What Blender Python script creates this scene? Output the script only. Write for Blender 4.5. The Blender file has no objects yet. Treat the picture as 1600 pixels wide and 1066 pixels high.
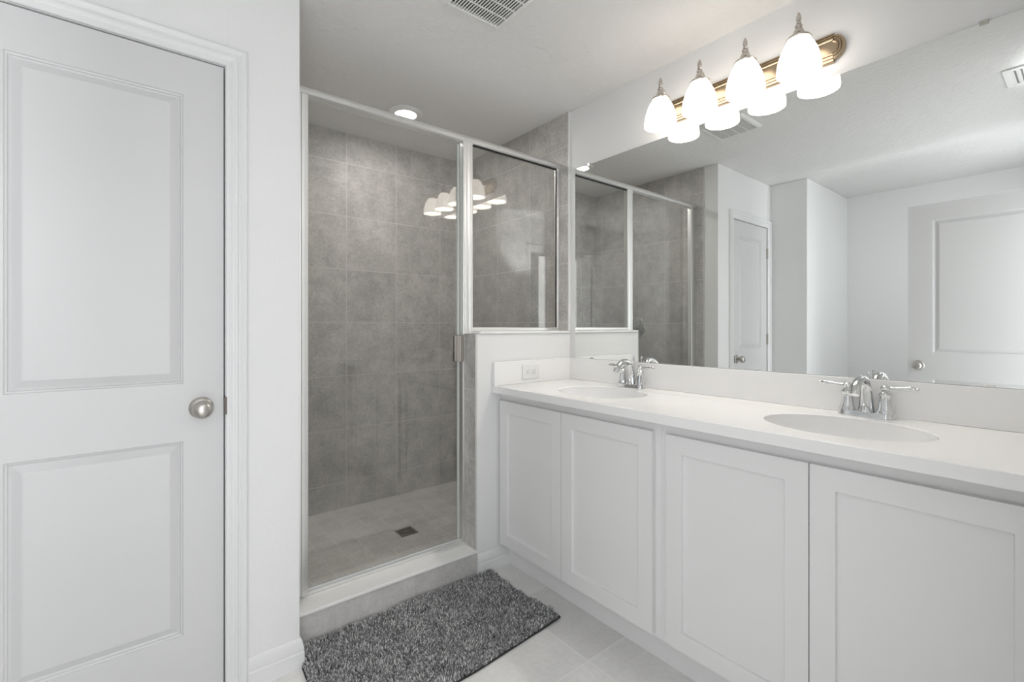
import bpy, bmesh, math, random
from mathutils import Vector, Matrix

random.seed(7)
PI = math.pi
scene = bpy.context.scene
COL = scene.collection

# ------------------------------------------------------------------ camera
cam_d = bpy.data.cameras.new('camera')
cam_d.sensor_fit = 'HORIZONTAL'
cam_d.sensor_width = 36.0
cam_d.lens = 729.37 * 36.0 / 1600.0
cam_d.shift_y = -(533.0 - 510.44) / 1600.0
cam_d.clip_start = 0.02
cam = bpy.data.objects.new('camera', cam_d)
cam.location = (0.0, 0.0, 1.2124)
cam.rotation_euler = (PI / 2, 0.0, -0.6741)
COL.objects.link(cam)
scene.camera = cam

# ------------------------------------------------------------------ world, lights, exposure
scene.view_settings.view_transform = 'Standard'
scene.view_settings.look = 'None'
scene.view_settings.exposure = 0.0
scene.view_settings.gamma = 1.0
scene.view_settings.use_curve_mapping = False

world = bpy.data.worlds.new('world')
scene.world = world
world.use_nodes = True
world.node_tree.nodes['Background'].inputs[0].default_value = (0.86, 0.93, 1.0, 1)
world.node_tree.nodes['Background'].inputs[1].default_value = 0.5


def light(name, kind, loc, power, color, target=None, **kw):
    d = bpy.data.lights.new(name, kind)
    d.energy = power
    d.color = color
    for k, v in kw.items():
        setattr(d, k, v)
    o = bpy.data.objects.new(name, d)
    o.location = loc
    if target is not None:
        o.rotation_euler = (Vector(target) - Vector(loc)).to_track_quat('-Z', 'Y').to_euler()
    COL.objects.link(o)
    return o


# added fill light, set in the open doorway the camera stands in
light('doorway_fill', 'AREA', (-0.075, -0.10, 1.03), 13.2, (0.985, 0.993, 1.0), (-0.075, 1.0, 1.03),
      shape='RECTANGLE', size=0.63, size_y=2.0)
# added fill light for the toilet alcove, set in an added, unseen window
light('alcove_fill', 'AREA', (-0.64, -0.085, 1.65), 9.5, (0.97, 0.99, 1.0), (-0.64, 1.0, 1.65),
      shape='RECTANGLE', size=0.28, size_y=0.86)
# the photographer's flash, bounced off the wall above the doorway
light('bounced_flash', 'SPOT', (0.60, 0.50, 1.58), 65, (0.985, 0.993, 1.0), (0.55, -0.03, 2.17),
      spot_size=math.radians(58), spot_blend=0.8, shadow_soft_size=0.05)

# ------------------------------------------------------------------ measured planes (metres)
H = 2.44
XR, YK, YD, XC, YB = 1.9306, 1.881, 1.7745, 0.4488, 2.9683
XL, YJ, XL2 = -0.4583, 1.4871, -1.4504
YR = -0.03                       # room face of the wall behind the camera
XCF, XD, XT = 1.3756, 1.4144, 1.484
ZC, ZCB = 0.917, 0.8812
XKW = 1.2816
TF = XR - 0.015                  # tile face on the right wall in the shower

# ------------------------------------------------------------------ materials


def principled(name, color, rough=0.5, metal=0.0, spec=0.5, **extra):
    m = bpy.data.materials.new(name)
    m.use_nodes = True
    b = m.node_tree.nodes['Principled BSDF']
    b.inputs['Base Color'].default_value = (*color, 1)
    b.inputs['Roughness'].default_value = rough
    b.inputs['Metallic'].default_value = metal
    b.inputs['Specular IOR Level'].default_value = spec
    for k, v in extra.items():
        b.inputs[k].default_value = v
    return m


def add_bump(m, scale, strength, dist=0.002, detail=4.0, rough=0.55):
    nt = m.node_tree
    b = nt.nodes['Principled BSDF']
    g = nt.nodes.new('ShaderNodeNewGeometry')
    n = nt.nodes.new('ShaderNodeTexNoise')
    n.inputs['Scale'].default_value = scale
    n.inputs['Detail'].default_value = detail
    n.inputs['Roughness'].default_value = rough
    bp = nt.nodes.new('ShaderNodeBump')
    bp.inputs['Strength'].default_value = strength
    bp.inputs['Distance'].default_value = dist
    nt.links.new(g.outputs['Position'], n.inputs['Vector'])
    nt.links.new(n.outputs['Fac'], bp.inputs['Height'])
    nt.links.new(bp.outputs['Normal'], b.inputs['Normal'])
    return m


def tile_mat(name, ua, va, u0, v0, size, base, var, grout, mortar=0.006, rough=0.48, noise=9.0, bump=0.25):
    """square tiles on the plane spanned by world axes ua, va with a joint through (u0, v0)"""
    m = principled(name, base, rough)
    nt = m.node_tree
    L = nt.links.new
    b = nt.nodes['Principled BSDF']
    g = nt.nodes.new('ShaderNodeNewGeometry')
    s = nt.nodes.new('ShaderNodeSeparateXYZ')
    L(g.outputs['Position'], s.inputs[0])

    def lin(out, o):
        a = nt.nodes.new('ShaderNodeMath')
        a.operation = 'SUBTRACT'
        L(out, a.inputs[0])
        a.inputs[1].default_value = o - 40 * size
        d = nt.nodes.new('ShaderNodeMath')
        d.operation = 'DIVIDE'
        L(a.outputs[0], d.inputs[0])
        d.inputs[1].default_value = size
        return d.outputs[0]
    c = nt.nodes.new('ShaderNodeCombineXYZ')
    L(lin(s.outputs[ua], u0), c.inputs[0])
    L(lin(s.outputs[va], v0), c.inputs[1])
    br = nt.nodes.new('ShaderNodeTexBrick')
    br.offset = 0.0
    br.squash = 1.0
    L(c.outputs[0], br.inputs['Vector'])
    br.inputs['Scale'].default_value = 1.0
    br.inputs['Brick Width'].default_value = 1.0
    br.inputs['Row Height'].default_value = 1.0
    br.inputs['Mortar Size'].default_value = mortar / size / 2
    br.inputs['Mortar Smooth'].default_value = 0.2
    br.inputs['Bias'].default_value = 0.0
    br.inputs['Color1'].default_value = (0.93, 0.93, 0.93, 1)
    br.inputs['Color2'].default_value = (1.05, 1.05, 1.05, 1)
    br.inputs['Mortar'].default_value = (1, 1, 1, 1)
    # mottling of the glazed body: two octaves of cloud
    n1 = nt.nodes.new('ShaderNodeTexNoise')
    n1.inputs['Scale'].default_value = noise
    n1.inputs['Detail'].default_value = 7.0
    n1.inputs['Roughness'].default_value = 0.68
    L(g.outputs['Position'], n1.inputs['Vector'])
    n2 = nt.nodes.new('ShaderNodeTexNoise')
    n2.inputs['Scale'].default_value = noise * 9
    n2.inputs['Detail'].default_value = 3.0
    n2.inputs['Roughness'].default_value = 0.6
    L(g.outputs['Position'], n2.inputs['Vector'])
    ad = nt.nodes.new('ShaderNodeMix')
    ad.inputs[0].default_value = 0.4
    L(n1.outputs['Fac'], ad.inputs[2])
    L(n2.outputs['Fac'], ad.inputs[3])
    rp = nt.nodes.new('ShaderNodeValToRGB')
    rp.color_ramp.elements[0].position = 0.34
    rp.color_ramp.elements[1].position = 0.66
    rp.color_ramp.elements[0].color = (*[x * (1 - var) for x in base], 1)
    rp.color_ramp.elements[1].color = (*[x * (1 + var) for x in base], 1)
    L(ad.outputs[0], rp.inputs[0])
    mu = nt.nodes.new('ShaderNodeMix')
    mu.data_type = 'RGBA'
    mu.blend_type = 'MULTIPLY'
    mu.inputs[0].default_value = 1.0
    L(rp.outputs[0], mu.inputs[6])
    L(br.outputs['Color'], mu.inputs[7])
    mx = nt.nodes.new('ShaderNodeMix')
    mx.data_type = 'RGBA'
    L(br.outputs['Fac'], mx.inputs[0])
    L(mu.outputs[2], mx.inputs[6])
    mx.inputs[7].default_value = (*grout, 1)
    L(mx.outputs[2], b.inputs['Base Color'])
    ma = nt.nodes.new('ShaderNodeMath')
    ma.operation = 'MULTIPLY_ADD'
    L(br.outputs['Fac'], ma.inputs[0])
    ma.inputs[1].default_value = -1.0
    L(ad.outputs[0], ma.inputs[2])
    bp = nt.nodes.new('ShaderNodeBump')
    bp.inputs['Strength'].default_value = bump
    bp.inputs['Distance'].default_value = 0.0015
    L(ma.outputs[0], bp.inputs['Height'])
    L(bp.outputs['Normal'], b.inputs['Normal'])
    return m


def emit(name, color, strength, base=(0.9, 0.88, 0.84)):
    m = principled(name, base, 0.3)
    b = m.node_tree.nodes['Principled BSDF']
    b.inputs['Emission Color'].default_value = (*color, 1)
    b.inputs['Emission Strength'].default_value = strength
    return m


def pane_glass(name, tint, boost=1.0):
    """clear architectural pane: straight-through tinted light plus a fresnel mirror reflection on each face"""
    m = bpy.data.materials.new(name)
    m.use_nodes = True
    nt = m.node_tree
    nt.nodes.clear()
    L = nt.links.new
    out = nt.nodes.new('ShaderNodeOutputMaterial')
    tr = nt.nodes.new('ShaderNodeBsdfTransparent')
    tr.inputs[0].default_value = (*tint, 1)
    gl = nt.nodes.new('ShaderNodeBsdfGlossy')
    gl.inputs['Roughness'].default_value = 0.0
    gl.inputs[0].default_value = (1, 1, 1, 1)
    lw = nt.nodes.new('ShaderNodeLayerWeight')
    lw.inputs[0].default_value = 0.5
    p = nt.nodes.new('ShaderNodeMath')
    p.operation = 'POWER'
    L(lw.outputs['Facing'], p.inputs[0])
    p.inputs[1].default_value = 4.0
    ma = nt.nodes.new('ShaderNodeMath')
    ma.operation = 'MULTIPLY_ADD'
    ma.use_clamp = True
    L(p.outputs[0], ma.inputs[0])
    ma.inputs[1].default_value = 0.95
    ma.inputs[2].default_value = 0.045 * boost
    mx = nt.nodes.new('ShaderNodeMixShader')
    L(ma.outputs[0], mx.inputs[0])
    L(tr.outputs[0], mx.inputs[1])
    L(gl.outputs[0], mx.inputs[2])
    L(mx.outputs[0], out.inputs[0])
    return m


M = {}
M['wall'] = add_bump(principled('wall_paint', (0.845, 0.848, 0.848), 0.55, spec=0.3), 75, 0.35, 0.0025, 3)
M['ceil'] = add_bump(principled('ceiling_texture', (0.80, 0.795, 0.787), 0.8, spec=0.15), 38, 1.0, 0.006, 4, 0.55)
M['trim'] = principled('trim_paint', (0.83, 0.833, 0.836), 0.32, spec=0.45)
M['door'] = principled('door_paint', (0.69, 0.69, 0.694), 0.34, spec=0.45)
M['cab'] = principled('cabinet_paint', (0.83, 0.83, 0.825), 0.36, spec=0.45)
M['cabin'] = principled('cabinet_shadow_gap', (0.5, 0.5, 0.5), 0.6)
M['quartz'] = add_bump(principled('white_quartz', (0.925, 0.92, 0.915), 0.16, spec=0.5), 300, 0.02)
M['sill'] = principled('cultured_marble', (0.92, 0.915, 0.905), 0.25, spec=0.5)
M['porcelain'] = principled('porcelain', (0.93, 0.93, 0.93), 0.06, spec=0.6)
M['chrome'] = principled('chrome', (0.71, 0.72, 0.73), 0.05, 1.0)
M['alu'] = principled('satin_aluminium', (0.88, 0.88, 0.87), 0.40, 1.0)
M['nickel'] = principled('brushed_nickel', (0.52, 0.495, 0.465), 0.34, 1.0)
M['nickel_glow'] = principled('amber_glow_nickel', (0.45, 0.355, 0.25), 0.24, 1.0)  # backplate nickel with the bulbs' amber reflection put into its colour
M['finial'] = principled('finial_nickel', (0.56, 0.52, 0.48), 0.25, 1.0)
M['track'] = principled('track_aluminium', (0.74, 0.74, 0.73), 0.62, 0.6)
M['latch'] = principled('dark_latch', (0.16, 0.14, 0.125), 0.4, 0.8)
M['gasket'] = principled('black_gasket', (0.008, 0.008, 0.008), 0.5)
M['seal'] = principled('clear_seal', (0.62, 0.65, 0.64), 0.2)
M['plastic'] = principled('white_plastic', (0.84, 0.84, 0.83), 0.3)
M['dark'] = principled('painted_dark', (0.012, 0.011, 0.010), 0.8)  # near-black colour standing in for shade inside openings
M['slot'] = principled('socket_slot', (0.30, 0.29, 0.28), 0.6)
M['mat_backing'] = principled('mat_backing', (0.03, 0.03, 0.03), 0.8)
M['shade'] = emit('opal_shade', (1.0, 0.93, 0.84), 3.6)
M['bulb'] = emit('lamp_bulb', (1.0, 0.97, 0.92), 180.0)
M['lens'] = emit('downlight_lens', (1.0, 0.97, 0.93), 205.0)
M['mirror'] = principled('mirror_silver', (0.86, 0.875, 0.865), 0.0, 1.0)
M['mirror_edge'] = principled('mirror_edge', (0.16, 0.17, 0.165), 0.25)
M['glass'] = pane_glass('shower_glass', (0.92, 0.92, 0.912), 1.25)
M['glass_edge'] = principled('polished_glass_edge', (0.62, 0.67, 0.65), 0.15)
TB = (0.50, 0.485, 0.464)
GR = (0.62, 0.605, 0.585)
M['tile_back'] = tile_mat('tile_shower_back', 0, 2, 1.029, 1.2385, 0.3365, TB, 0.30, GR)
M['tile_side'] = tile_mat('tile_shower_side', 1, 2, 2.557, 1.2385, 0.3365, TB, 0.30, GR)
M['tile_curb'] = tile_mat('tile_curb', 0, 2, 0.95, -0.20, 0.3365, (0.60, 0.59, 0.58), 0.15, (0.62, 0.61, 0.60))
M['mosaic'] = tile_mat('tile_shower_floor', 0, 1, 1.127, 2.345, 0.105, (0.72, 0.705, 0.68), 0.16, (0.80, 0.785, 0.765), 0.005, 0.4)
M['tile_floor'] = tile_mat('tile_floor', 0, 1, 1.271, 1.149, 0.455, (0.79, 0.782, 0.772), 0.08, (0.88, 0.872, 0.862), 0.006, 0.38, 6.0)


def pile_mat():
    m = principled('mat_pile', (0.2, 0.2, 0.2), 0.85, spec=0.2)
    nt = m.node_tree
    a = nt.nodes.new('ShaderNodeAttribute')
    a.attribute_name = 'tint'
    nt.links.new(a.outputs['Color'], nt.nodes['Principled BSDF'].inputs['Base Color'])
    return m


M['pile'] = pile_mat()

# ------------------------------------------------------------------ mesh helpers


class MB:
    """collects shapes in world coordinates; build() links them as ONE mesh object"""

    def __init__(self):
        self.v = []
        self.f = []
        self.mi = []
        self.cur = 0

    def add(self, verts, faces):
        o = len(self.v)
        self.v += [tuple(p) for p in verts]
        for f in faces:
            self.f.append(tuple(i + o for i in f))
            self.mi.append(self.cur)
        return self

    def box(self, x0, x1, y0, y1, z0, z1):
        vs = [(x0, y0, z0), (x1, y0, z0), (x1, y1, z0), (x0, y1, z0), (x0, y0, z1), (x1, y0, z1), (x1, y1, z1), (x0, y1, z1)]
        return self.add(vs, [(0, 3, 2, 1), (4, 5, 6, 7), (0, 1, 5, 4), (1, 2, 6, 5), (2, 3, 7, 6), (3, 0, 4, 7)])

    def lathe(self, origin, axis, prof, n=28, sx=1.0, sy=1.0, close=False):
        """prof: (radius, height along axis); sx/sy squash the ring"""
        o = Vector(origin)
        a = Vector(axis).normalized()
        u = Vector((0, 0, 1)).cross(a)
        if u.length < 1e-4:
            u = Vector((1, 0, 0))
        u.normalize()
        w = a.cross(u)
        vs, fs = [], []
        for r, h in prof:
            for k in range(n):
                t = 2 * PI * k / n
                vs.append(o + a * h + u * (r * sx * math.cos(t)) + w * (r * sy * math.sin(t)))
        m = len(prof)
        for i in range(m - 1):
            for k in range(n):
                k2 = (k + 1) % n
                fs.append((i * n + k, i * n + k2, (i + 1) * n + k2, (i + 1) * n + k))
        if close:
            for k in range(n):
                k2 = (k + 1) % n
                fs.append(((m - 1) * n + k, (m - 1) * n + k2, k2, k))
        else:
            if prof[0][0] > 1e-6:
                fs.append(tuple(reversed(range(n))))
            if prof[-1][0] > 1e-6:
                fs.append(tuple((m - 1) * n + k for k in range(n)))
        return self.add(vs, fs)

    def tube(self, pts, radii, n=16, flat=1.0, side=None):
        """round (or flattened) tube along pts with one radius per point"""
        P = [Vector(p) for p in pts]
        if not isinstance(radii, (list, tuple)):
            radii = [radii] * len(P)
        vs, fs = [], []
        ref = Vector(side) if side else Vector((0.31, 0.17, 0.93))
        for i, p in enumerate(P):
            t = (P[min(i + 1, len(P) - 1)] - P[max(i - 1, 0)]).normalized()
            u = ref - t * ref.dot(t)
            u.normalize()
            w = t.cross(u)
            for k in range(n):
                a = 2 * PI * k / n
                vs.append(p + u * (radii[i] * math.cos(a)) + w * (radii[i] * flat * math.sin(a)))
        m = len(P)
        for i in range(m - 1):
            for k in range(n):
                k2 = (k + 1) % n
                fs.append((i * n + k, i * n + k2, (i + 1) * n + k2, (i + 1) * n + k))
        fs.append(tuple(reversed(range(n))))
        fs.append(tuple((m - 1) * n + k for k in range(n)))
        return self.add(vs, fs)

    def sweep(self, path, prof, nrm):
        """prof (a, b): a sideways in the plane of the path, b along nrm; mitred corners"""
        P = [Vector(p) for p in path]
        N = Vector(nrm).normalized()
        vs, fs = [], []
        for i, p in enumerate(P):
            d0 = (P[i] - P[i - 1]).normalized() if i > 0 else (P[1] - P[0]).normalized()
            d1 = (P[i + 1] - P[i]).normalized() if i < len(P) - 1 else d0
            s0, s1 = N.cross(d0), N.cross(d1)
            m = (s0 + s1) / (1 + s0.dot(s1))
            for a, b in prof:
                vs.append(p + m * a + N * b)
        k = len(prof)
        for i in range(len(P) - 1):
            for j in range(k):
                j2 = (j + 1) % k
                fs.append((i * k + j, i * k + j2, (i + 1) * k + j2, (i + 1) * k + j))
        fs.append(tuple(reversed(range(k))))
        fs.append(tuple((len(P) - 1) * k + j for j in range(k)))
        return self.add(vs, fs)

    def prism(self, poly, fn, d0, d1):
        """extrude a 2-D polygon; fn(u, v, d) gives the 3-D point"""
        n = len(poly)
        vs = [fn(u, v, d0) for u, v in poly] + [fn(u, v, d1) for u, v in poly]
        fs = [tuple(reversed(range(n))), tuple(range(n, 2 * n))]
        fs += [(k, (k + 1) % n, n + (k + 1) % n, n + k) for k in range(n)]
        return self.add(vs, fs)

    def panel_front(self, fn, u0, u1, v0, v1, panels, rings):
        """front face with moulded panels: fn(u, v, depth); depth < 0 goes into the leaf"""
        us = sorted({u0, u1} | {p[0] for p in panels} | {p[1] for p in panels})
        vv = sorted({v0, v1} | {p[2] for p in panels} | {p[3] for p in panels})
        for i in range(len(us) - 1):
            for j in range(len(vv) - 1):
                cu, cv = (us[i] + us[i + 1]) / 2, (vv[j] + vv[j + 1]) / 2
                if any(p[0] < cu < p[1] and p[2] < cv < p[3] for p in panels):
                    continue
                self.add([fn(us[i], vv[j], 0), fn(us[i + 1], vv[j], 0), fn(us[i + 1], vv[j + 1], 0), fn(us[i], vv[j + 1], 0)], [(0, 1, 2, 3)])
        for a, b, c, d in panels:
            vs, fs = [], []
            for ins, dep in rings:
                vs += [fn(a + ins, c + ins, dep), fn(b - ins, c + ins, dep), fn(b - ins, d - ins, dep), fn(a + ins, d - ins, dep)]
            for i in range(len(rings) - 1):
                for k in range(4):
                    k2 = (k + 1) % 4
                    fs.append((i * 4 + k, i * 4 + k2, i * 4 + 4 + k2, i * 4 + 4 + k))
            e = (len(rings) - 1) * 4
            fs.append((e, e + 1, e + 2, e + 3))
            self.add(vs, fs)
        return self

    def build(self, name, mats, parent=None, smooth=30, bevel=0.0, segs=2):
        org = Vector(ORIGIN.get(parent.name, (0, 0, 0))) if parent else Vector((0, 0, 0))
        me = bpy.data.meshes.new(name)
        me.from_pydata([tuple(Vector(p) - org) for p in self.v], [], self.f)
        for m in (mats if isinstance(mats, (list, tuple)) else [mats]):
            me.materials.append(m)
        me.polygons.foreach_set('material_index', self.mi)
        bm = bmesh.new()
        bm.from_mesh(me)
        bmesh.ops.remove_doubles(bm, verts=bm.verts, dist=1e-5)
        bmesh.ops.recalc_face_normals(bm, faces=bm.faces)
        bm.to_mesh(me)
        bm.free()
        if smooth:
            for p in me.polygons:
                p.use_smooth = True
            me.set_sharp_from_angle(angle=math.radians(smooth))
        o = bpy.data.objects.new(name, me)
        COL.objects.link(o)
        if parent:
            o.parent = parent
            ORIGIN[o.name] = tuple(org)
        if bevel:
            b = o.modifiers.new('bevel', 'BEVEL')
            b.width = bevel
            b.segments = segs
            b.limit_method = 'ANGLE'
            b.angle_limit = math.radians(40)
        return o


ORIGIN = {}


def thing(name, label, cat, loc, group=None):
    o = bpy.data.objects.new(name, None)
    o.empty_display_size = 0.05
    o.location = loc
    COL.objects.link(o)
    ORIGIN[o.name] = tuple(loc)
    o['label'] = label
    o['category'] = cat
    if group:
        o['group'] = group
    return o


def struct(o, label=None, cat=None):
    o['kind'] = 'structure'
    if label:
        o['label'] = label
    if cat:
        o['category'] = cat
    return o


def dup(root, loc, label):
    def cp(o, par):
        c = o.copy()
        COL.objects.link(c)
        if par:
            c.parent = par
        for ch in list(o.children):
            cp(ch, c)
        return c
    r = cp(root, None)
    r.location = loc
    r['label'] = label
    return r


# ------------------------------------------------------------------ room shell
WT = 0.10
m = MB().box(XL2 - WT, XR + WT, YR - 0.12, YK + 0.02, -0.10, 0.0)
struct(m.build('floor', M['tile_floor'], smooth=0), 'light grey square-tiled bathroom floor', 'floor')
m = MB().box(XL2 - WT, XR + WT, YR - 0.12, YB + WT, H, H + 0.1)
struct(m.build('ceiling', M['ceil'], smooth=0), 'white textured ceiling over bathroom and shower', 'ceiling')
m = MB().box(XR, XR + WT, YR - 0.12, YB + WT, 0, H)
struct(m.build('wall_right', M['wall'], smooth=0), 'white wall behind the vanity mirror', 'wall')
m = MB().box(XL2 - WT, XL2, YR - 0.12, YJ, 0, H)
struct(m.build('wall_left', M['wall'], smooth=0), 'white far side wall seen only in the mirror', 'wall')
m = MB().box(XL2 - WT, XL, YJ, YD + WT, 0, H)
struct(m.build('wall_corner', M['wall'], smooth=0, bevel=0.006), 'white projecting wall corner seen in mirror beside closet door', 'wall')
# wall with the closet door, turning the corner into the shower
DL, DR, DT = -0.3875, 0.2195, 2.0608          # closet door opening
m = MB()
m.box(XL, DL - 0.012, YD, YD + WT, 0, H)
m.box(DL - 0.012, DR + 0.012, YD, YD + WT, DT + 0.012, H)
m.box(DR + 0.012, XC, YD, YD + WT, 0, H)
m.box(XC - WT, XC, YD + WT, YB + WT, 0, H)
struct(m.build('wall_front', M['wall'], smooth=0, bevel=0.004, segs=3), 'white wall with closet door, ending in the shower corner', 'wall')
m = MB().box(XC, XR, YB, YB + WT, 0, H)
struct(m.build('wall_shower_back', M['tile_back'], smooth=0), 'grey tiled back wall of the shower', 'wall')
m = MB().box(TF, XR, YK + 0.003, YB, 0.03, H)
struct(m.build('wall_shower_right', M['tile_side'], smooth=0), 'grey tiled right wall of the shower', 'wall')
m = MB().box(XC, XC + 0.010, YK + 0.002, YB, 0.03, H)
struct(m.build('wall_shower_left', M['tile_side'], smooth=0), 'grey tiled left wall of the shower', 'wall')
m = MB().box(TF - 0.001, XR, YK - 0.004, YK + 0.003, 1.189, H)
struct(m.build('trim_1', M['trim'], smooth=0, bevel=0.002), 'white vertical edge strip where shower tile meets mirror wall', 'trim')
# wall behind the camera with the doorway
OL, OR = -0.405, 0.43
m = MB()
WX0, WX1, WZ0, WZ1 = -0.80, -0.48, 1.20, 2.10     # added, unseen window for the alcove fill light
m.box(XL2, WX0, YR - 0.12, YR, 0, H)
m.box(WX1, OL, YR - 0.12, YR, 0, H)
m.box(WX0, WX1, YR - 0.12, YR, 0, WZ0)
m.box(WX0, WX1, YR - 0.12, YR, WZ1, H)
m.box(OR, XR, YR - 0.12, YR, 0, H)
m.box(OL, OR, YR - 0.12, YR, 2.07, H)
struct(m.build('wall_rear', M['wall'], smooth=0), 'white wall with the entry doorway, behind the viewer', 'wall')
m = MB()
for bx in ((WX0, WX0 + 0.02, WZ0, WZ1), (WX1 - 0.02, WX1, WZ0, WZ1), (WX0, WX1, WZ0, WZ0 + 0.03), (WX0, WX1, WZ1 - 0.03, WZ1), (WX0, WX1, 1.685, 1.715)):
    m.box(bx[0], bx[1], YR - 0.075, YR - 0.045, bx[2], bx[3])
struct(m.build('added_window_1', M['plastic'], smooth=0), 'added, unseen white framed window in the wall behind the open door', 'window')
# half wall beside the shower
m = MB().box(XKW + 0.004, XR, YK, YK + 0.14, 0, 1.1765)
struct(m.build('wall_knee', M['wall'], smooth=0, bevel=0.003), 'white half wall between vanity and shower', 'wall')
m = MB().box(XKW - 0.004, XKW + 0.004, YK + 0.002, YK + 0.142, 0.112, 1.1765)
m.box(XKW + 0.004, TF, YK + 0.14, YK + 0.15, 0.03, 1.1765)
struct(m.build('wall_knee_tiling', M['tile_side'], smooth=0), 'grey tile on the end of the half wall', 'wall')
m = MB().box(1.296, TF - 0.001, YK - 0.012, YK + 0.150, 1.1765, 1.1895)
struct(m.build('trim_2', M['sill'], smooth=40, bevel=0.004, segs=3), 'white cap along top of the half wall', 'trim')
m = MB().box(XC, TF, YK + 0.14, YB, -0.05, 0.066)
struct(m.build('floor_shower', M['mosaic'], smooth=0), 'grey small-tiled shower floor', 'floor')
cb = struct(MB().box(XC, XKW + 0.004, YK, YK + 0.15, 0, 0.112).build('floor_curb', M['tile_curb'], smooth=0),
            'tiled shower curb behind the bath mat', 'curb')
struct(MB().box(XC, XKW + 0.001, YK - 0.005, YK + 0.153, 0.112, 0.1245).build('trim_3', M['sill'], smooth=40, bevel=0.002),
       'white ledge on top of the shower curb', 'trim')

# casings
CAS = [(0, 0), (0, 0.008), (0.003, 0.0105), (0.010, 0.0110), (0.0115, 0.0080), (0.015, 0.0082), (0.018, 0.0105), (0.026, 0.0125),
       (0.0275, 0.0090), (0.033, 0.0095), (0.037, 0.0150), (0.041, 0.0155), (0.0425, 0.0130), (0.047, 0.0150), (0.053, 0.0175), (0.058, 0.0170), (0.0635, 0.010), (0.0635, 0)]


def casing(name, pts, nrm, jamb, label):
    mb = MB().sweep(pts, CAS, nrm)
    for j in jamb:
        mb.box(*j)
    return struct(mb.build(name, M['trim'], smooth=8), label, 'trim')


c1 = casing('trim_4', [(DR + 0.001, YD, 0.0), (DR + 0.001, YD, DT + 0.001), (DL - 0.001, YD, DT + 0.001), (DL - 0.001, YD, 0.0)][::-1], (0, -1, 0),
            [(DR, DR + 0.012, YD + 0.001, YD + WT, 0, DT), (DL - 0.012, DL, YD + 0.001, YD + WT, 0, DT), (DL - 0.012, DR + 0.012, YD + 0.001, YD + WT, DT, DT + 0.012),
             (DR - 0.012, DR, YD + 0.041, YD + 0.075, 0, DT), (DL, DL + 0.012, YD + 0.041, YD + 0.075, 0, DT), (DL, DR, YD + 0.041, YD + 0.075, DT - 0.012, DT)],
            'white moulded casing around the closet door')
s = MB().box(DR - 0.0034, DR + 0.0040, YD - 0.0125, YD + 0.03, 0.928, 0.983)
s.build('strike_plate', M['latch'], c1, bevel=0.001)
casing('trim_5', [(OR + 0.002, YR, 0.0), (OR + 0.002, YR, 2.072), (OL - 0.002, YR, 2.072), (OL - 0.002, YR, 0.0)], (0, 1, 0),
       [(OR - 0.012, OR, YR - 0.12, YR, 0, 2.058), (OL, OL + 0.010, YR - 0.12, YR - 0.04, 0, 2.058), (OL, OR, YR - 0.12, YR, 2.058, 2.07)],
       'white moulded casing around the entry doorway')

# baseboards
BB = [(0, 0), (0.013, 0), (0.013, 0.052), (0.0105, 0.056), (0.0105, 0.060), (0.0118, 0.066), (0.0085, 0.082), (0.0075, 0.088), (0.004, 0.098), (0.002, 0.101), (0, 0.101)]
m = MB().sweep([(XC, YK - 0.006, 0), (XC, YD, 0), (DR + 0.0645, YD, 0)][::-1], [(-a, b) for a, b in BB], (0, 0, 1))
struct(m.build('baseboard_front', M['trim'], smooth=25), 'white moulded baseboard beside the closet door', 'baseboard')
m = MB().sweep([(XT, YK, 0), (XKW + 0.005, YK, 0)], BB, (0, 0, 1))
struct(m.build('baseboard_knee', M['trim'], smooth=25), 'short white baseboard at foot of the half wall', 'baseboard')

# ------------------------------------------------------------------ doors
RINGS = [(0, 0), (0.0020, -0.0040), (0.0060, -0.0052), (0.0080, -0.0100), (0.0120, -0.0120), (0.0145, -0.0112), (0.0330, -0.0020), (0.0365, -0.0015)]


def knob(parent, o, axis, name='door_knob'):
    mb = MB()
    mb.lathe(o, axis, [(0.0, 0.0), (0.0335, 0.0), (0.0335, 0.003), (0.031, 0.006), (0.022, 0.009), (0.014, 0.011), (0.0125, 0.022), (0.014, 0.027),
                       (0.021, 0.031), (0.0265, 0.038), (0.0285, 0.046), (0.027, 0.054), (0.022, 0.061), (0.013, 0.0655), (0.0, 0.067)], 36)
    return mb.build(name, M['nickel'], parent, smooth=40)


d1 = MB()
t = 0.035
fx0, fx1 = DL + 0.003, DR - 0.004
fn = lambda u, v, d: (u, YD + 0.004 - d, v)
d1.panel_front(fn, fx0, fx1, 0.010, DT - 0.004, [(-0.277, 0.108, 0.2473, 0.854), (-0.277, 0.108, 1.034, 1.937)], RINGS)
z0, z1, y0, y1 = 0.010, DT - 0.004, YD + 0.004, YD + 0.004 + t
d1.add([(fx0, y0, z0), (fx1, y0, z0), (fx1, y1, z0), (fx0, y1, z0), (fx0, y0, z1), (fx1, y0, z1), (fx1, y1, z1), (fx0, y1, z1)],
       [(0, 3, 2, 1), (4, 5, 6, 7), (1, 2, 6, 5), (2, 3, 7, 6), (3, 0, 4, 7)])
door1 = struct(d1.build('door_1', M['door'], smooth=6), 'white two-panel closet door beside the shower', 'door')
k1 = knob(door1, (0.1545, YD + 0.004, 0.9545), (0, -1, 0))
for zz in (1.84, 1.104, 0.25):
    hb = MB().lathe((fx0 - 0.0015, YD - 0.0055, zz - 0.044), (0, 0, 1), [(0.0, 0), (0.0055, 0.0), (0.0055, 0.088), (0.0, 0.088)], 12)
    hb.box(fx0 - 0.0025, fx0 + 0.0006, YD - 0.004, YD + 0.03, zz - 0.044, zz + 0.044)
    hb.build('hinge', M['nickel'], door1)

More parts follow.
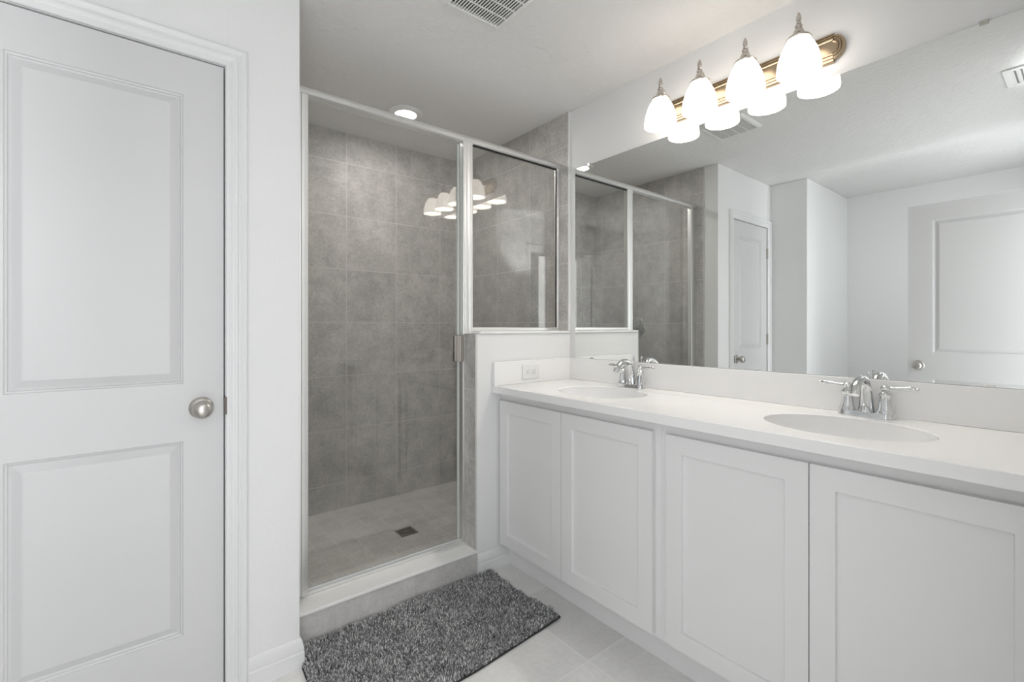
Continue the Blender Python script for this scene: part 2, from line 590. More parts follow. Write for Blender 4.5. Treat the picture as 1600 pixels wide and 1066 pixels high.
XO = -0.392
d2 = MB()
fn = lambda u, v, d: (XO + d, u, v)
oy0, oy1 = 0.0, 0.8296
d2.panel_front(fn, oy0, oy1, 0.010, 2.0545, [(0.131, 0.6985, 0.2473, 0.852), (0.131, 0.6985, 1.032, 1.942)], RINGS)
x0, x1, y0, y1, z0, z1 = XO - t, XO, oy0, oy1, 0.010, 2.0545
d2.add([(x0, y0, z0), (x1, y0, z0), (x1, y1, z0), (x0, y1, z0), (x0, y0, z1), (x1, y0, z1), (x1, y1, z1), (x0, y1, z1)],
       [(0, 3, 2, 1), (4, 5, 6, 7), (0, 1, 5, 4), (2, 3, 7, 6), (3, 0, 4, 7)])
door2 = struct(d2.build('door_2', M['door'], smooth=6), 'white two-panel entry door standing open, seen in the mirror', 'door')
knob(door2, (XO, 0.772, 0.943), (1, 0, 0))
knob(door2, (XO - t, 0.772, 0.943), (-1, 0, 0))
MB().box(XO - t + 0.006, XO - 0.006, oy1 - 0.001, oy1 + 0.0015, 0.915, 0.971).build('latch_plate', M['nickel'], door2)

# ------------------------------------------------------------------ shower enclosure
YS0, YS1 = 1.948, 1.978          # frame depth
YG = 1.963                       # pane centre
enc = thing('shower_enclosure', 'aluminium framed shower enclosure with fixed glass pane above the half wall', 'shower enclosure', (1.27, YG, 0.1245))
# header: rounded front extrusion
hp = [(YS0 - 0.004, 2.133), (YS0 - 0.004, 2.144), (YS0 - 0.002, 2.153), (YS0 + 0.004, 2.161), (YS0 + 0.013, 2.166), (YS1 - 0.006, 2.167), (YS1, 2.164), (YS1, 2.128),
      (YS0 + 0.004, 2.128), (YS0, 2.131)]
MB().prism(hp, lambda u, v, d: (d, u, v), XC + 0.010, TF).build('header', M['alu'], enc, smooth=50)
jp = [(0.4998, YS0), (0.512, YS0 - 0.001), (0.5235, YS0 + 0.001), (0.5245, YS0 + 0.006), (0.5245, YS1), (XC + 0.010, YS1), (XC + 0.010, YS0 + 0.006), (0.485, YS0 + 0.006), (0.4975, YS0 + 0.004)]
MB().prism(jp, lambda u, v, d: (u, v, d), 0.150, 2.130).build('jamb', M['alu'], enc, smooth=40)
rj = MB().box(1.9005, TF, YS0 + 0.001, YS1, 1.19, 2.130)
rj.box(1.8945, 1.9005, YS0 + 0.006, YS1 - 0.002, 1.205, 2.130)
rj.build('jamb', M['alu'], enc, bevel=0.002)
mm = MB()
mp = [(1.250, YS0 + 0.002), (1.252, YS0), (1.262, YS0 - 0.001), (1.266, YS0 + 0.001), (1.270, YS0 - 0.001), (1.289, YS0 - 0.001), (1.293, YS0 + 0.001), (1.297, YS0 - 0.001),
      (1.3045, YS0), (1.3065, YS0 + 0.002), (1.3065, YS1), (1.250, YS1)]
mm.prism(mp, lambda u, v, d: (u, v, d), 1.1768, 2.130)
mm.build('mullion', M['alu'], enc, smooth=40)
MB().box(1.262, XKW - 0.004, YS1 - 0.008, YS1 + 0.024, 0.150, 1.1768).build('strike_jamb', M['alu'], enc, bevel=0.002)
br_ = MB().box(1.3065, 1.9005, YS0, YS1, 1.1895, 1.208)
br_.build('bottom_rail', M['alu'], enc, bevel=0.003)
tp = [(1.9645, 0.1245), (1.9645, 0.1275), (1.970, 0.1330), (1.974, 0.1345), (1.978, 0.1340), (1.984, 0.1395), (1.992, 0.146), (1.996, 0.149), (2.000, 0.149), (2.012, 0.140), (2.014, 0.1245)]
MB().prism([(u, v) for u, v in tp], lambda u, v, d: (d, u, v), XC + 0.010, XKW - 0.004).build('sill_track', M['track'], enc, smooth=30)
MB().box(1.306, 1.896, YG - 0.003, YG + 0.003, 1.207, 2.129).build('fixed_pane', M['glass'], enc, smooth=0)
gk = MB().box(1.3065, 1.8945, YG - 0.007, YG - 0.0032, 2.119, 2.130)
gk.box(1.8875, 1.8945, YG - 0.007, YG - 0.0032, 1.208, 2.130)
gk.build('gasket', M['gasket'], enc)

YP = 1.985
sd = MB().box(0.5265, 1.236, YP - 0.003, YP + 0.003, 0.156, 2.122).build('door_pane', M['glass'], enc, smooth=0)
MB().box(1.236, 1.2475, YP - 0.004, YP + 0.004, 0.160, 2.120).build('edge_strip', M['glass_edge'], sd, bevel=0.001)
MB().box(0.5275, 1.244, YP - 0.004, YP + 0.004, 0.1495, 0.1565).build('door_sweep', M['seal'], sd)
hd = MB()
hd.box(1.214, 1.262, YP - 0.012, YP - 0.0042, 1.040, 1.168)
hd.box(1.240, 1.262, YP - 0.026, YP - 0.012, 1.040, 1.168)
hd.box(1.214, 1.220, YP - 0.020, YP - 0.012, 1.040, 1.168)
hd.box(1.214, 1.254, YP + 0.0042, YP + 0.012, 1.040, 1.168)
hd.build('pull', M['nickel'], sd, bevel=0.0015)

# drain, shower valve, downlight
dr = thing('shower_drain', 'small square metal drain in the shower floor', 'drain', (1.166, 2.405, 0.066))
m = MB()
for a in range(4):
    c_, s_ = math.cos(a * PI / 2), math.sin(a * PI / 2)
    x0, x1, y0, y1 = -0.048, 0.048, 0.040, 0.048
    q = [(x0 * c_ - y0 * s_, x0 * s_ + y0 * c_), (x1 * c_ - y1 * s_, x1 * s_ + y1 * c_)]
    m.box(1.166 + min(q[0][0], q[1][0]), 1.166 + max(q[0][0], q[1][0]), 2.405 + min(q[0][1], q[1][1]), 2.405 + max(q[0][1], q[1][1]), 0.066, 0.070)
m.build('rim', M['nickel'], dr, bevel=0.001)
m = MB()
for k in range(6):
    m.box(1.124, 1.208, 2.365 + k * 0.0145, 2.3725 + k * 0.0145, 0.0668, 0.0695)
m.lathe((1.166, 2.405, 0.0665), (0, 0, 1), [(0.011, 0), (0.011, 0.0035), (0, 0.0035)], 16)
m.build('grate', M['nickel'], dr)
MB().box(1.122, 1.210, 2.361, 2.449, 0.066, 0.0667).build('drain_dark_sheet', M['dark'], dr)  # thin sheet coloured dark for the shade below the grate

vx = XC + 0.010
sv = thing('shower_valve', 'round chrome shower valve with lever on the left tile wall, seen in the mirror', 'valve', (vx, 2.497, 1.205))
MB().lathe((vx, 2.497, 1.205), (1, 0, 0), [(0.0, 0), (0.085, 0.0), (0.085, 0.004), (0.079, 0.009), (0.05, 0.013), (0.034, 0.016), (0.031, 0.03), (0.0, 0.03)], 40).build('escutcheon', M['chrome'], sv, smooth=40)
m = MB().lathe((vx, 2.497, 1.205), (1, 0, 0), [(0.0, 0.0302), (0.027, 0.0302), (0.027, 0.050), (0.022, 0.062), (0.0, 0.066)], 28)
m.tube([(vx + 0.055, 2.497, 1.200), (vx + 0.058, 2.497, 1.165), (vx + 0.062, 2.497, 1.115)], [0.009, 0.008, 0.010], 14)
m.build('lever', M['chrome'], sv, smooth=40)

dl = thing('downlight', 'round lit downlight in the ceiling over the shower', 'ceiling light', (1.195, 2.472, H))
MB().lathe((1.195, 2.472, H), (0, 0, -1), [(0.094, 0.0), (0.096, 0.004), (0.090, 0.010), (0.066, 0.016), (0.060, 0.015), (0.055, 0.006), (0.055, 0.0)], 44, close=True).build('trim_ring', M['plastic'], dl, smooth=50)
MB().lathe((1.195, 2.472, H), (0, 0, -1), [(0.0, 0.002), (0.0545, 0.002), (0.0545, 0.009), (0.040, 0.013), (0.0, 0.014)], 36).build('lens', M['lens'], dl, smooth=50)

# ceiling grilles
gv = thing('exhaust_vent', 'white slatted exhaust fan grille on ceiling above the bath mat', 'vent', (1.021, 1.401, H))
gx0, gx1, gy0, gy1 = 0.886, 1.156, 1.266, 1.536
m = MB()
fr = 0.024
pr = [(0, 0), (0.0, 0.004), (0.010, 0.014), (0.022, 0.017), (fr, 0.015), (fr, 0.009), (fr, 0)]
cyc = [(gx0, gy0, H), (gx0, gy1, H), (gx1, gy1, H), (gx1, gy0, H)]
for i in range(4):
    a, b_ = cyc[i], cyc[(i + 1) % 4]
    # one mitred side of the frame
    A, B = Vector(a), Vector(b_)
    d = (B - A).normalized()
    inn = Vector((d.y, -d.x, 0))
    vs = [A + (inn + d) * p + Vector((0, 0, -q)) for p, q in pr] + [B + (inn - d) * p + Vector((0, 0, -q)) for p, q in pr]
    k = len(pr)
    m.add(vs, [(j, (j + 1) % k, k + (j + 1) % k, k + j) for j in range(k)])
m.build('frame', M['plastic'], gv, smooth=30)
m = MB()
ns = 19
w = (gx1 - gx0 - 2 * fr) / ns
for k in range(1, ns):
    x = gx0 + fr + k * w
    m.box(x - 0.0024, x + 0.0024, gy0 + fr - 0.002, gy1 - fr + 0.002, H - 0.0148, H - 0.0122)
for k in range(1, 4):
    y = gy0 + fr + k * (gy1 - gy0 - 2 * fr) / 4
    m.box(gx0 + fr, gx1 - fr, y - 0.003, y + 0.003, H - 0.0146, H - 0.0124)
m.build('slats', M['plastic'], gv, smooth=0)
MB().box(gx0 + 0.012, gx1 - 0.012, gy0 + 0.012, gy1 - 0.012, H - 0.003, H - 0.0005).build('fan_dark_sheet', M['dark'], gv)  # flat dark sheet under the ceiling, painted shade behind the slats

av = thing('air_register', 'small white supply air register on the ceiling, seen at the mirror edge', 'vent', (0.495, 0.205, H))
ax0, ax1, ay0, ay1 = 0.375, 0.615, 0.125, 0.285
m = MB()
m.box(ax0, ax1, ay0, ay0 + 0.028, H - 0.008, H)
m.box(ax0, ax1, ay1 - 0.028, ay1, H - 0.008, H)
m.box(ax0, ax0 + 0.028, ay0 + 0.028, ay1 - 0.028, H - 0.008, H)
m.box(ax1 - 0.028, ax1, ay0 + 0.028, ay1 - 0.028, H - 0.008, H)
m.build('frame', M['plastic'], av, bevel=0.002)
m = MB()
for k in range(5):
    y = ay0 + 0.036 + k * 0.0215
    m.add([(ax0 + 0.028, y, H - 0.010), (ax1 - 0.028, y, H - 0.010), (ax1 - 0.028, y + 0.015, H - 0.002), (ax0 + 0.028, y + 0.015, H - 0.002),
           (ax0 + 0.028, y - 0.001, H - 0.009), (ax1 - 0.028, y - 0.001, H - 0.009), (ax1 - 0.028, y + 0.014, H - 0.001), (ax0 + 0.028, y + 0.014, H - 0.001)],
          [(0, 1, 2, 3), (7, 6, 5, 4), (0, 4, 5, 1), (1, 5, 6, 2), (2, 6, 7, 3), (3, 7, 4, 0)])
m.build('louvers', M['plastic'], av, smooth=0)
MB().box(ax0 + 0.02, ax1 - 0.02, ay0 + 0.02, ay1 - 0.02, H - 0.0012, H - 0.0002).build('duct', M['slot'], av)

# ------------------------------------------------------------------ vanity cabinets
XF = XD + 0.019          # face frame plane
ZB = 0.1125


def cabinet(label, ya, yb, doors, group):
    c = thing('vanity_cabinet', label, 'cabinet', ((XF + XR) / 2, (ya + yb) / 2, 0.0), group)
    # open carcass: front, two sides, bottom and back
    m = MB().box(XF, XF + 0.019, ya, yb, ZB, ZCB - 0.0005)
    for q in (ya, yb - 0.016):
        m.box(XF + 0.019, XR - 0.002, q, q + 0.016, ZB, ZCB - 0.0005)
    m.box(XF + 0.019, XR - 0.002, ya + 0.016, yb - 0.016, ZB, ZB + 0.016)
    m.box(XR - 0.008, XR - 0.002, ya + 0.016, yb - 0.016, ZB + 0.016, ZCB - 0.0005)
    m.build('body', M['cab'], c, smooth=0)
    MB().box(XT, XT + 0.02, ya, yb, 0.0, ZB + 0.002).build('toe_kick', M['cab'], c)
    for a, b in doors:
        d = MB()
        fn = lambda u, v, dp: (XD - dp, u, v)
        za, zb = 0.1245, 0.8425
        d.panel_front(fn, a, b, za, zb, [(a + 0.060, b - 0.060, za + 0.0615, zb - 0.060)], [(0, 0), (0.0012, -0.0095)])
        x0, x1 = XD, XF - 0.0012
        d.add([(x0, a, za), (x1, a, za), (x1, b, za), (x0, b, za), (x0, a, zb), (x1, a, zb), (x1, b, zb), (x0, b, zb)],
              [(0, 3, 2, 1), (4, 5, 6, 7), (0, 1, 5, 4), (1, 2, 6, 5), (2, 3, 7, 6)])
        d.build('door', M['cab'], c, smooth=0, bevel=0.0012)
    return c


cabinet('white two-door vanity cabinet nearest the shower half wall', 0.952, YK - 0.001, [(1.4345, 1.870), (0.979, 1.4315)], 'vanity cabinets')
cabinet('white two-door vanity cabinet under the nearer sink', YR + 0.001, 0.9515, [(0.4865, 0.9245), (0.0455, 0.4835)], 'vanity cabinets')

# ------------------------------------------------------------------ worktop with two sink openings
SINKS = [(1.637, 1.400), (1.637, 0.471)]
SA, SB = 0.212, 0.168          # half axes along y and x


def slab():
    bm = bmesh.new()
    edges = []

    def loop(pts):
        vs = [bm.verts.new(p) for p in pts]
        for i in range(len(vs)):
            edges.append(bm.edges.new((vs[i], vs[(i + 1) % len(vs)])))
    loop([(XCF, YR + 0.001, ZC), (XR - 0.0005, YR + 0.001, ZC), (XR - 0.0005, YK - 0.0005, ZC), (XCF, YK - 0.0005, ZC)])
    for cx, cy in SINKS:
        loop([(cx + SB * math.cos(2 * PI * k / 72), cy + SA * math.sin(2 * PI * k / 72), ZC) for k in range(72)])
    bmesh.ops.triangle_fill(bm, use_beauty=True, use_dissolve=False, edges=edges)
    bmesh.ops.recalc_face_normals(bm, faces=bm.faces)
    r = bmesh.ops.extrude_face_region(bm, geom=bm.faces[:])
    vs = [g for g in r['geom'] if isinstance(g, bmesh.types.BMVert)]
    bmesh.ops.translate(bm, vec=(0, 0, ZCB - ZC), verts=vs)
    bmesh.ops.recalc_face_normals(bm, faces=bm.faces)
    mb = MB()
    bm.verts.index_update()
    mb.add([v.co.copy() for v in bm.verts], [tuple(v.index for v in f.verts) for f in bm.faces])
    bm.free()
    return mb


ct = thing('countertop', 'long white quartz vanity countertop with upstands', 'countertop', (1.65, 0.925, ZCB))
o = slab().build('worktop', M['quartz'], ct, smooth=30, bevel=0.003, segs=3)
MB().box(XR - 0.020, XR - 0.0005, YR + 0.001, YK - 0.0205, ZC + 0.0003, 1.0365).build('backsplash', M['quartz'], ct, bevel=0.0015)
MB().box(XCF + 0.002, XR - 0.0005, YK - 0.020, YK - 0.0005, ZC + 0.0003, 1.0365).build('side_splash', M['quartz'], ct, bevel=0.0015)

# sinks
cx, cy = SINKS[0]
sk = thing('sink', 'oval white undermount sink nearest the shower half wall', 'sink', (cx, cy, 0.77), 'vanity sinks')
b = MB()
inner = [(0.994, ZC - ZCB - 0.011), (0.985, 0.0), (0.97, -0.03), (0.90, -0.065), (0.76, -0.098), (0.55, -0.120), (0.30, -0.131), (0.13, -0.135)]
ring = [(SB * r, ZCB - 0.0008 + h) for r, h in inner]
outer = [(SB * 0.998, ZC - 0.0115), (SB * 0.998, ZCB - 0.0008), (SB * 1.06, ZCB - 0.0008), (SB * 1.06, ZCB - 0.010), (SB * 1.03, ZCB - 0.04), (SB * 0.8, ZCB - 0.118), (SB * 0.3, ZCB - 0.150), (SB * 0.12, ZCB - 0.150)]
b.lathe((cx, cy, 0), (0, 0, 1), [(r, h) for r, h in ring] + outer[::-1], 72, sx=1.0, sy=SA / SB, close=True)
b.build('basin', M['porcelain'], sk, smooth=50)
b = MB().lathe((cx, cy, ZCB - 0.138), (0, 0, 1), [(0.0, 0.0), (0.024, 0.0), (0.030, 0.006), (0.026, 0.008), (0.019, 0.0055), (0.018, 0.007), (0.010, 0.010), (0.0, 0.011)], 28)
b.build('drain', M['chrome'], sk, smooth=40)
dup(sk, (SINKS[1][0], SINKS[1][1], 0.77), 'oval white undermount sink below the nearer faucet, at right')

# faucets: 4 inch centreset with two levers
fxp, fyp = 1.872, 1.414
fc = thing('faucet', 'chrome two-lever faucet nearest the shower half wall', 'faucet', (fxp, fyp, ZC), 'vanity faucets')
Z = ZC + 0.0004
b = MB()
pts = []
L_, R_ = 0.0515, 0.0255
for k in range(48):
    a = 2 * PI * k / 48
    pts.append((R_ * math.cos(a), R_ * math.sin(a) + (L_ if math.sin(a) >= 0 else -L_)))
lay = [(1.0, 0.0), (1.0, 0.004), (0.93, 0.007), (0.90, 0.014), (0.84, 0.017)]
vs, fs = [], []
for sc_, h in lay:
    for x, y in pts:
        yy = y - math.copysign(L_, y)
        vs.append((fxp + x * sc_, fyp + math.copysign(L_, y) + yy * sc_, Z + h))
n = 48
for i in range(len(lay) - 1):
    for k in range(n):
        fs.append((i * n + k, i * n + (k + 1) % n, (i + 1) * n + (k + 1) % n, (i + 1) * n + k))
fs.append(tuple(reversed(range(n))))
fs.append(tuple((len(lay) - 1) * n + k for k in range(n)))
b.add(vs, fs)
b.build('base', M['chrome'], fc, smooth=40)
# spout
path, rad = [], []
ctl = [(0.006, 0.014, 0.0235), (0.005, 0.030, 0.0215), (0.003, 0.055, 0.0190), (0.000, 0.080, 0.0170), (-0.006, 0.100, 0.0158), (-0.018, 0.117, 0.0150), (-0.036, 0.1265, 0.0145),
       (-0.058, 0.1275, 0.0140), (-0.080, 0.120, 0.0138), (-0.098, 0.108, 0.0138), (-0.109, 0.097, 0.0136), (-0.115, 0.088, 0.0130)]
for dx, dz, r in ctl:
    path.append((fxp + dx, fyp, Z + dz))
    rad.append(r)
b = MB().tube(path, rad, 24, flat=0.85, side=(0, 1, 0))
b.tube([(fxp - 0.1145, fyp, Z + 0.0885), (fxp - 0.119, fyp, Z + 0.080)], [0.0145, 0.0135], 24, flat=0.9, side=(0, 1, 0))
b.lathe((fxp - 0.016, fyp, Z + 0.016), (0, 0, 1), [(0.019, 0.0), (0.016, 0.006), (0.012, 0.014), (0.006, 0.022), (0.0, 0.025)], 20, sx=0.7)
b.build('spout', M['chrome'], fc, smooth=45)
for sg in (1, -1):
    hy = fyp + sg * L_
    h = MB()
    # fluted bell under each lever
    prof = [(0.0245, 0.016), (0.0235, 0.020), (0.0215, 0.026), (0.0185, 0.034), (0.0165, 0.050), (0.0150, 0.066), (0.0150, 0.070), (0.0185, 0.0735), (0.0185, 0.0775),
            (0.0150, 0.0820), (0.0105, 0.0865), (0.0090, 0.0890), (0.0125, 0.0925), (0.0140, 0.0975), (0.0125, 0.1025), (0.0075, 0.1065), (0.0, 0.1080)]
    nn = 32
    vs, fs = [], []
    for i, (r, z) in enumerate(prof):
        fl = 0.10 if 1 <= i <= 5 else 0.0
        for k in range(nn):
            a = 2 * PI * k / nn
            rr = r * (1 - fl * (0.5 + 0.5 * math.cos(8 * a)))
            vs.append((fxp + rr * math.cos(a), hy + rr * math.sin(a), Z + z))
    for i in range(len(prof) - 1):
        for k in range(nn):
            fs.append((i * nn + k, i * nn + (k + 1) % nn, (i + 1) * nn + (k + 1) % nn, (i + 1) * nn + k))
    fs.append(tuple(reversed(range(nn))))
    h.add(vs, fs)
    lv = [(0.006, 0.0975, 0.0058), (0.018, 0.0978, 0.0048), (0.030, 0.0985, 0.0048), (0.045, 0.0998, 0.0060), (0.058, 0.1008, 0.0074), (0.068, 0.1012, 0.0074), (0.074, 0.1010, 0.0058),
          (0.077, 0.1008, 0.0036), (0.079, 0.1008, 0.0046), (0.083, 0.1008, 0.0038), (0.0845, 0.1008, 0.001)]
    h.tube([(fxp - 0.004 * q / 0.08, hy + sg * q, Z + z) for q, z, r in lv], [r for q, z, r in lv], 18, flat=0.8)
    h.build('handle', M['chrome'], fc, smooth=45)
b = MB().lathe((fxp + 0.0225, fyp, Z + 0.010), (0, 0, 1), [(0.0026, 0), (0.0026, 0.117), (0.0042, 0.119), (0.0036, 0.121), (0.0026, 0.124), (0.0052, 0.128), (0.0058, 0.132), (0.0046, 0.136), (0.0, 0.138)], 14)
b.build('lift_rod', M['chrome'], fc, smooth=45)
dup(fc, (fxp, 0.4735, ZC), 'chrome two-lever faucet behind the nearer sink, at right')

# outlet on the side upstand
yo = YK - 0.020
ol = thing('wall_outlet', 'white double power outlet on the upstand beside the half wall', 'outlet', (1.612, yo, 0.976))
MB().box(1.612 - 0.0585, 1.612 + 0.0585, yo - 0.0055, yo - 0.0002, 0.976 - 0.0375, 0.976 + 0.0375).build('cover_plate', M['plastic'], ol, bevel=0.002)
for dx in (-0.0195, 0.0195):
    r = MB()
    poly = []
    for k in range(24):
        a = 2 * PI * k / 24
        poly.append((1.612 + dx + max(-0.0135, min(0.0135, 0.0172 * math.cos(a))), 0.976 + 0.0165 * math.sin(a)))
    r.prism(poly, lambda u, v, d: (u, d, v), yo - 0.0078, yo - 0.0054)
    rc = r.build('receptacle', M['plastic'], ol)
    sl = MB()
    for dz in (-0.0065, 0.0065):
        sl.box(1.612 + dx + 0.000, 1.612 + dx + 0.008, yo - 0.0081, yo - 0.0077, 0.976 + dz - 0.0013, 0.976 + dz + 0.0013)
    sl.lathe((1.612 + dx - 0.0075, yo - 0.0077, 0.976), (0, -1, 0), [(0.0026, 0), (0.0026, 0.0004), (0, 0.0004)], 12)
    sl.build('slot', M['slot'], rc)

# ------------------------------------------------------------------ mirror
mir = thing('mirror', 'wide frameless wall mirror above the vanity', 'mirror', (XR, 0.9, 1.0375))
MY0, MY1, MZ0, MZ1 = YR + 0.001, 1.8367, 1.0375, 2.0997
mb = MB()
xf, xb = XR - 0.006, XR - 0.0004
mb.add([(xf, MY0, MZ0), (xf, MY1, MZ0), (xf, MY1, MZ1), (xf, MY0, MZ1)], [(3, 2, 1, 0)])
mb.cur = 1
mb.add([(xf, MY0, MZ0), (xf, MY1, MZ0), (xf, MY1, MZ1), (xf, MY0, MZ1), (xb, MY0, MZ0), (xb, MY1, MZ0), (xb, MY1, MZ1), (xb, MY0, MZ1)],
       [(0, 1, 5, 4), (1, 2, 6, 5), (2, 3, 7, 6), (3, 0, 4, 7), (4, 5, 6, 7)])
mb.build('mirror_pane', [M['mirror'], M['mirror_edge']], mir, smooth=0)
for y, top in ((0.204, 1), (1.736, 1), (1.713, 0), (0.192, 0)):
    c = MB()
    if top:
        c.box(xf - 0.003, xf - 0.0004, y - 0.010, y + 0.010, MZ1 - 0.007, MZ1 + 0.006)
        c.box(xf - 0.003, XR - 0.0002, y - 0.010, y + 0.010, MZ1 + 0.0004, MZ1 + 0.006)
        c.build('clip', M['nickel'], mir, bevel=0.001)
    else:
        c.box(xf - 0.004, xf - 0.0004, y - 0.012, y + 0.012, MZ0 - 0.0008, MZ0 + 0.007)
        c.build('clip', M['plastic'] if y < 1 else M['nickel'], mir, bevel=0.0015)

# ------------------------------------------------------------------ vanity light
LYS = [0.6595, 0.847, 1.0345, 1.222]
LX = 1.830
lyc = (LYS[0] + LYS[3]) / 2
zc0 = 2.2005
vl = thing('vanity_light', 'four-shade brushed nickel vanity light on wall above the mirror', 'wall light', (XR, lyc, zc0))
b = MB()


def plate_outline(off, yh, rr):
    """straight bar with a half-round end a little lower than the bar"""
    hh = 0.0525 - off
    rn = rr - off
    pts = []
    for sgn in (1, -1):
        arc = [(sgn * (yh + rn * math.cos(-PI / 2 + PI * k / 16) * 0.80), sgn * rn * math.sin(-PI / 2 + PI * k / 16)) for k in range(17)]
        pts += [(sgn * yh, -sgn * hh)] + arc + [(sgn * yh, sgn * hh)]
    return pts


steps = [(0.0, 0.0005), (0.0, 0.010), (0.004, 0.015), (0.0075, 0.0155), (0.009, 0.013), (0.0115, 0.0135), (0.014, 0.018), (0.0175, 0.0185), (0.019, 0.016), (0.0215, 0.0165), (0.024, 0.0215),
         (0.0275, 0.022), (0.030, 0.019)]
vs, fs = [], []
for off, dep in steps:
    for u, v in plate_outline(off, 0.361, 0.0445):
        vs.append((XR - dep, lyc + u, zc0 + v))
n = len(plate_outline(0, 0.361, 0.0445))
for i in range(len(steps) - 1):
    for k in range(n):
        fs.append((i * n + k, i * n + (k + 1) % n, (i + 1) * n + (k + 1) % n, (i + 1) * n + k))
fs.append(tuple((len(steps) - 1) * n + k for k in range(n)))
b.add(vs, fs)
b.build('backplate', M['nickel_glow'], vl, smooth=35)
ZS = 2.112                      # lower rim of the shades
for ly in LYS:
    a = MB()
    a.lathe((XR - 0.018, ly, zc0 + 0.008), (-1, 0, 0), [(0.022, 0.0), (0.022, 0.003), (0.015, 0.008), (0.007, 0.011), (0.0, 0.012)], 22)
    a.tube([(XR - 0.024, ly, zc0 + 0.008), (XR - 0.042, ly, zc0 + 0.018), (XR - 0.055, ly, zc0 + 0.040), (XR - 0.066, ly, zc0 + 0.0655), (XR - 0.080, ly, zc0 + 0.078), (XR - 0.094, ly, zc0 + 0.076),
            (LX, ly, zc0 + 0.070)], [0.0065, 0.0062, 0.006, 0.006, 0.006, 0.006, 0.006], 14)
    a.build('arm', M['finial'], vl, smooth=45)
    h = MB()
    h.lathe((LX, ly, ZS), (0, 0, 1), [(0.0, 0.126), (0.039, 0.1175), (0.0405, 0.121), (0.036, 0.127), (0.026, 0.134), (0.021, 0.138), (0.017, 0.146), (0.0125, 0.156), (0.0100, 0.160), (0.0118, 0.164),
                                      (0.0118, 0.169), (0.0085, 0.172), (0.0068, 0.175), (0.0088, 0.178), (0.0070, 0.181), (0.0055, 0.183), (0.0078, 0.188), (0.0088, 0.195), (0.0072, 0.203), (0.0040, 0.212), (0.0, 0.218)], 24)
    h.build('finial', M['finial'], vl, smooth=45)
    s = MB()
    outp = [(0.0690, 0.000), (0.0700, 0.004), (0.0695, 0.018), (0.0670, 0.038), (0.0620, 0.060), (0.0555, 0.080), (0.0470, 0.098), (0.0380, 0.111), (0.0300, 0.119), (0.0, 0.1245)]
    inp = [(0.0, 0.121), (0.029, 0.116), (0.0365, 0.108), (0.0455, 0.095), (0.054, 0.077), (0.0605, 0.058), (0.0655, 0.036), (0.068, 0.017), (0.0680, 0.001)]
    s.lathe((LX, ly, ZS), (0, 0, 1), outp + inp, 40, close=True)
    sh = s.build('shade', M['shade'], vl, smooth=60)
    bl = MB().lathe((LX, ly, ZS), (0, 0, 1), [(0.0, 0.044), (0.012, 0.0455), (0.022, 0.052), (0.0265, 0.062), (0.0255, 0.071), (0.020, 0.082), (0.014, 0.092), (0.0125, 0.108), (0.0, 0.108)], 24)
    bl.build('bulb', M['bulb'], sh, smooth=60)

# ------------------------------------------------------------------ bath mat
MX0, MX1, MYA, MYB = 0.452, 1.352, 1.362, 1.868
mt = thing('bath_mat', 'charcoal grey shaggy bath mat on floor before the shower', 'bath mat', ((MX0 + MX1) / 2, (MYA + MYB) / 2, 0.0))


def wave(x, y):
    u, v = (x - MX0) / (MX1 - MX0), (y - MYA) / (MYB - MYA)
    w = 0.0035 * math.sin(7.3 * u + 1.1) * math.sin(5.1 * v + 0.4) + 0.0025 * math.sin(13 * u - 6 * v)
    curl = 0.010 * max(0.0, u - 0.86) / 0.14 * max(0.0, 0.35 - v) / 0.35
    return max(0.0, w) + curl


def warp(x, y):
    """outline a little out of square, as it lies in the photo"""
    u, v = (x - MX0) / (MX1 - MX0), (y - MYA) / (MYB - MYA)
    yy = y + 0.030 * (u - 0.55) * (1 - v) + 0.006 * math.sin(9 * u) * (1 - v)
    xx = x + 0.010 * (1 - v) * (u - 0.5) + 0.004 * math.sin(8 * v)
    return xx, yy


b = MB()
NX, NY = 46, 26
vs, fs = [], []
for lvl in (0, 1):
    for i in range(NX + 1):
        for j in range(NY + 1):
            x = MX0 + (MX1 - MX0) * i / NX
            y = MYA + (MYB - MYA) * j / NY
            # rounded corners
            xx, yy = warp(x, y)
            vs.append((xx, yy, 0.0006 + wave(x, y) + lvl * 0.006))
st = (NX + 1) * (NY + 1)
for i in range(NX):
    for j in range(NY):
        q = (i * (NY + 1) + j, (i + 1) * (NY + 1) + j, (i + 1) * (NY + 1) + j + 1, i * (NY + 1) + j + 1)
        fs.append(tuple(reversed(q)))
        fs.append(tuple(k + st for k in q))
for i in range(NX):
    for j in (0, NY):
        a, c = i * (NY + 1) + j, (i + 1) * (NY + 1) + j
        fs.append((a, c, c + st, a + st))
for j in range(NY):
    for i in (0, NX):
        a, c = i * (NY + 1) + j, i * (NY + 1) + j + 1
        fs.append((a, c, c + st, a + st))
b.add(vs, fs)
b.build('backing', M['mat_backing'], mt, smooth=60)

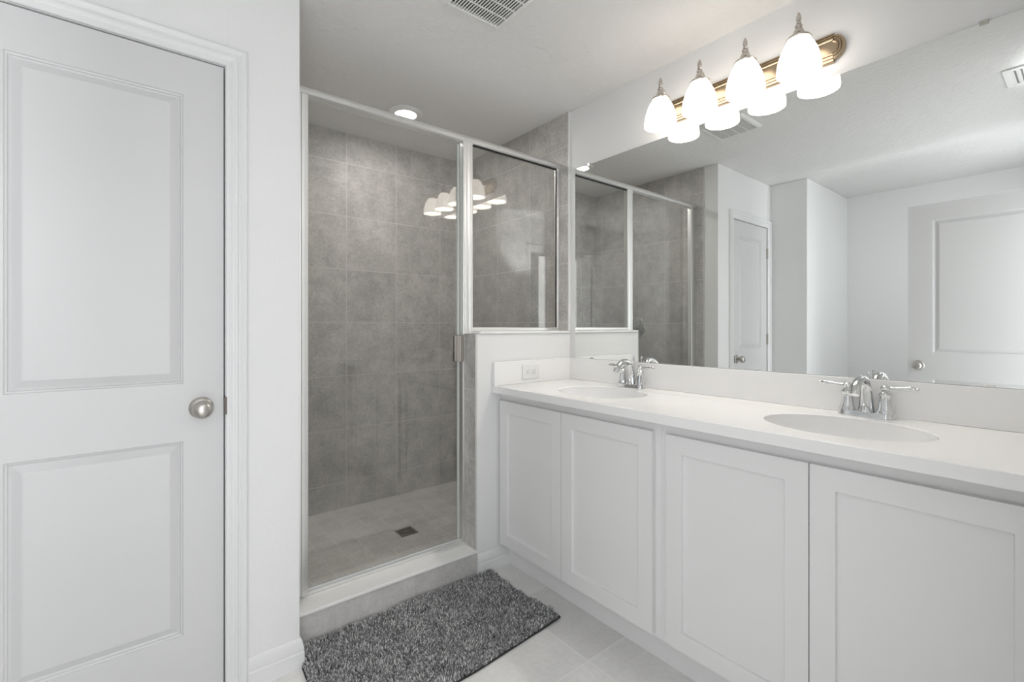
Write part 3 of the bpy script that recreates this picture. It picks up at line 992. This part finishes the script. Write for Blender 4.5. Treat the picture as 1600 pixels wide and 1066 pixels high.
# pile: short bent tufts
vs, fs, cols = [], [], []
DX = 0.0043
nx, ny = int((MX1 - MX0) / DX), int((MYB - MYA) / DX)
for i in range(nx):
    for j in range(ny):
        x = MX0 + 0.003 + (i + random.random() * 0.9) * DX
        y = MYA + 0.003 + (j + random.random() * 0.9) * DX
        u, v = min(x - MX0, MX1 - x), min(y - MYA, MYB - y)
        if u < 0.025 and v < 0.025 and (0.025 - u) ** 2 + (0.025 - v) ** 2 > 0.025 ** 2:
            continue
        px, py = warp(x, y)
        z = 0.006 + wave(x, y)
        edge = min(1.0, 0.55 + min(u, v) / 0.03)
        h = (0.010 + 0.009 * random.random()) * edge
        th = random.random() * 2 * PI
        ln = 0.0095 * random.random() ** 0.7
        # clumps lean together
        ln2 = 0.005
        cxl, cyl = math.sin(x * 43 + 3 * math.sin(y * 31)), math.cos(y * 47 + 2 * math.sin(x * 29))
        tx, ty = px + ln * math.cos(th) + ln2 * cxl, py + ln * math.sin(th) + ln2 * cyl
        if ty > YK - 0.004:
            ty = YK - 0.004
        r0 = 0.0017 + 0.0008 * random.random()
        bse = len(vs)
        k0 = random.random() * 2
        for rr, hx, hy, hz in ((r0, px, py, z), (r0 * 1.15, (px + tx) / 2, (py + ty) / 2, z + h * 0.6), (r0 * 0.55, tx, ty, z + h)):
            for k in range(3):
                a = k0 + k * 2 * PI / 3
                vs.append((hx + rr * math.cos(a), hy + rr * math.sin(a), hz))
        for l in (0, 3):
            for k in range(3):
                k2 = (k + 1) % 3
                fs.append((bse + l + k, bse + l + k2, bse + l + 3 + k2, bse + l + 3 + k))
        fs.append((bse + 6, bse + 7, bse + 8))
        g = 0.15 + 0.43 * random.random() ** 1.3
        if random.random() < 0.14:
            g = 0.68 + 0.20 * random.random()
        cols += [g] * 9
me = bpy.data.meshes.new('pile')
og = ORIGIN[mt.name]
me.from_pydata([(p[0] - og[0], p[1] - og[1], p[2]) for p in vs], [], fs)
at = me.color_attributes.new('tint', 'FLOAT_COLOR', 'POINT')
flat = []
for g in cols:
    flat += [g, g, g * 1.01, 1.0]
at.data.foreach_set('color', flat)
me.materials.append(M['pile'])
for p in me.polygons:
    p.use_smooth = True
po = bpy.data.objects.new('pile', me)
COL.objects.link(po)
po.parent = mt
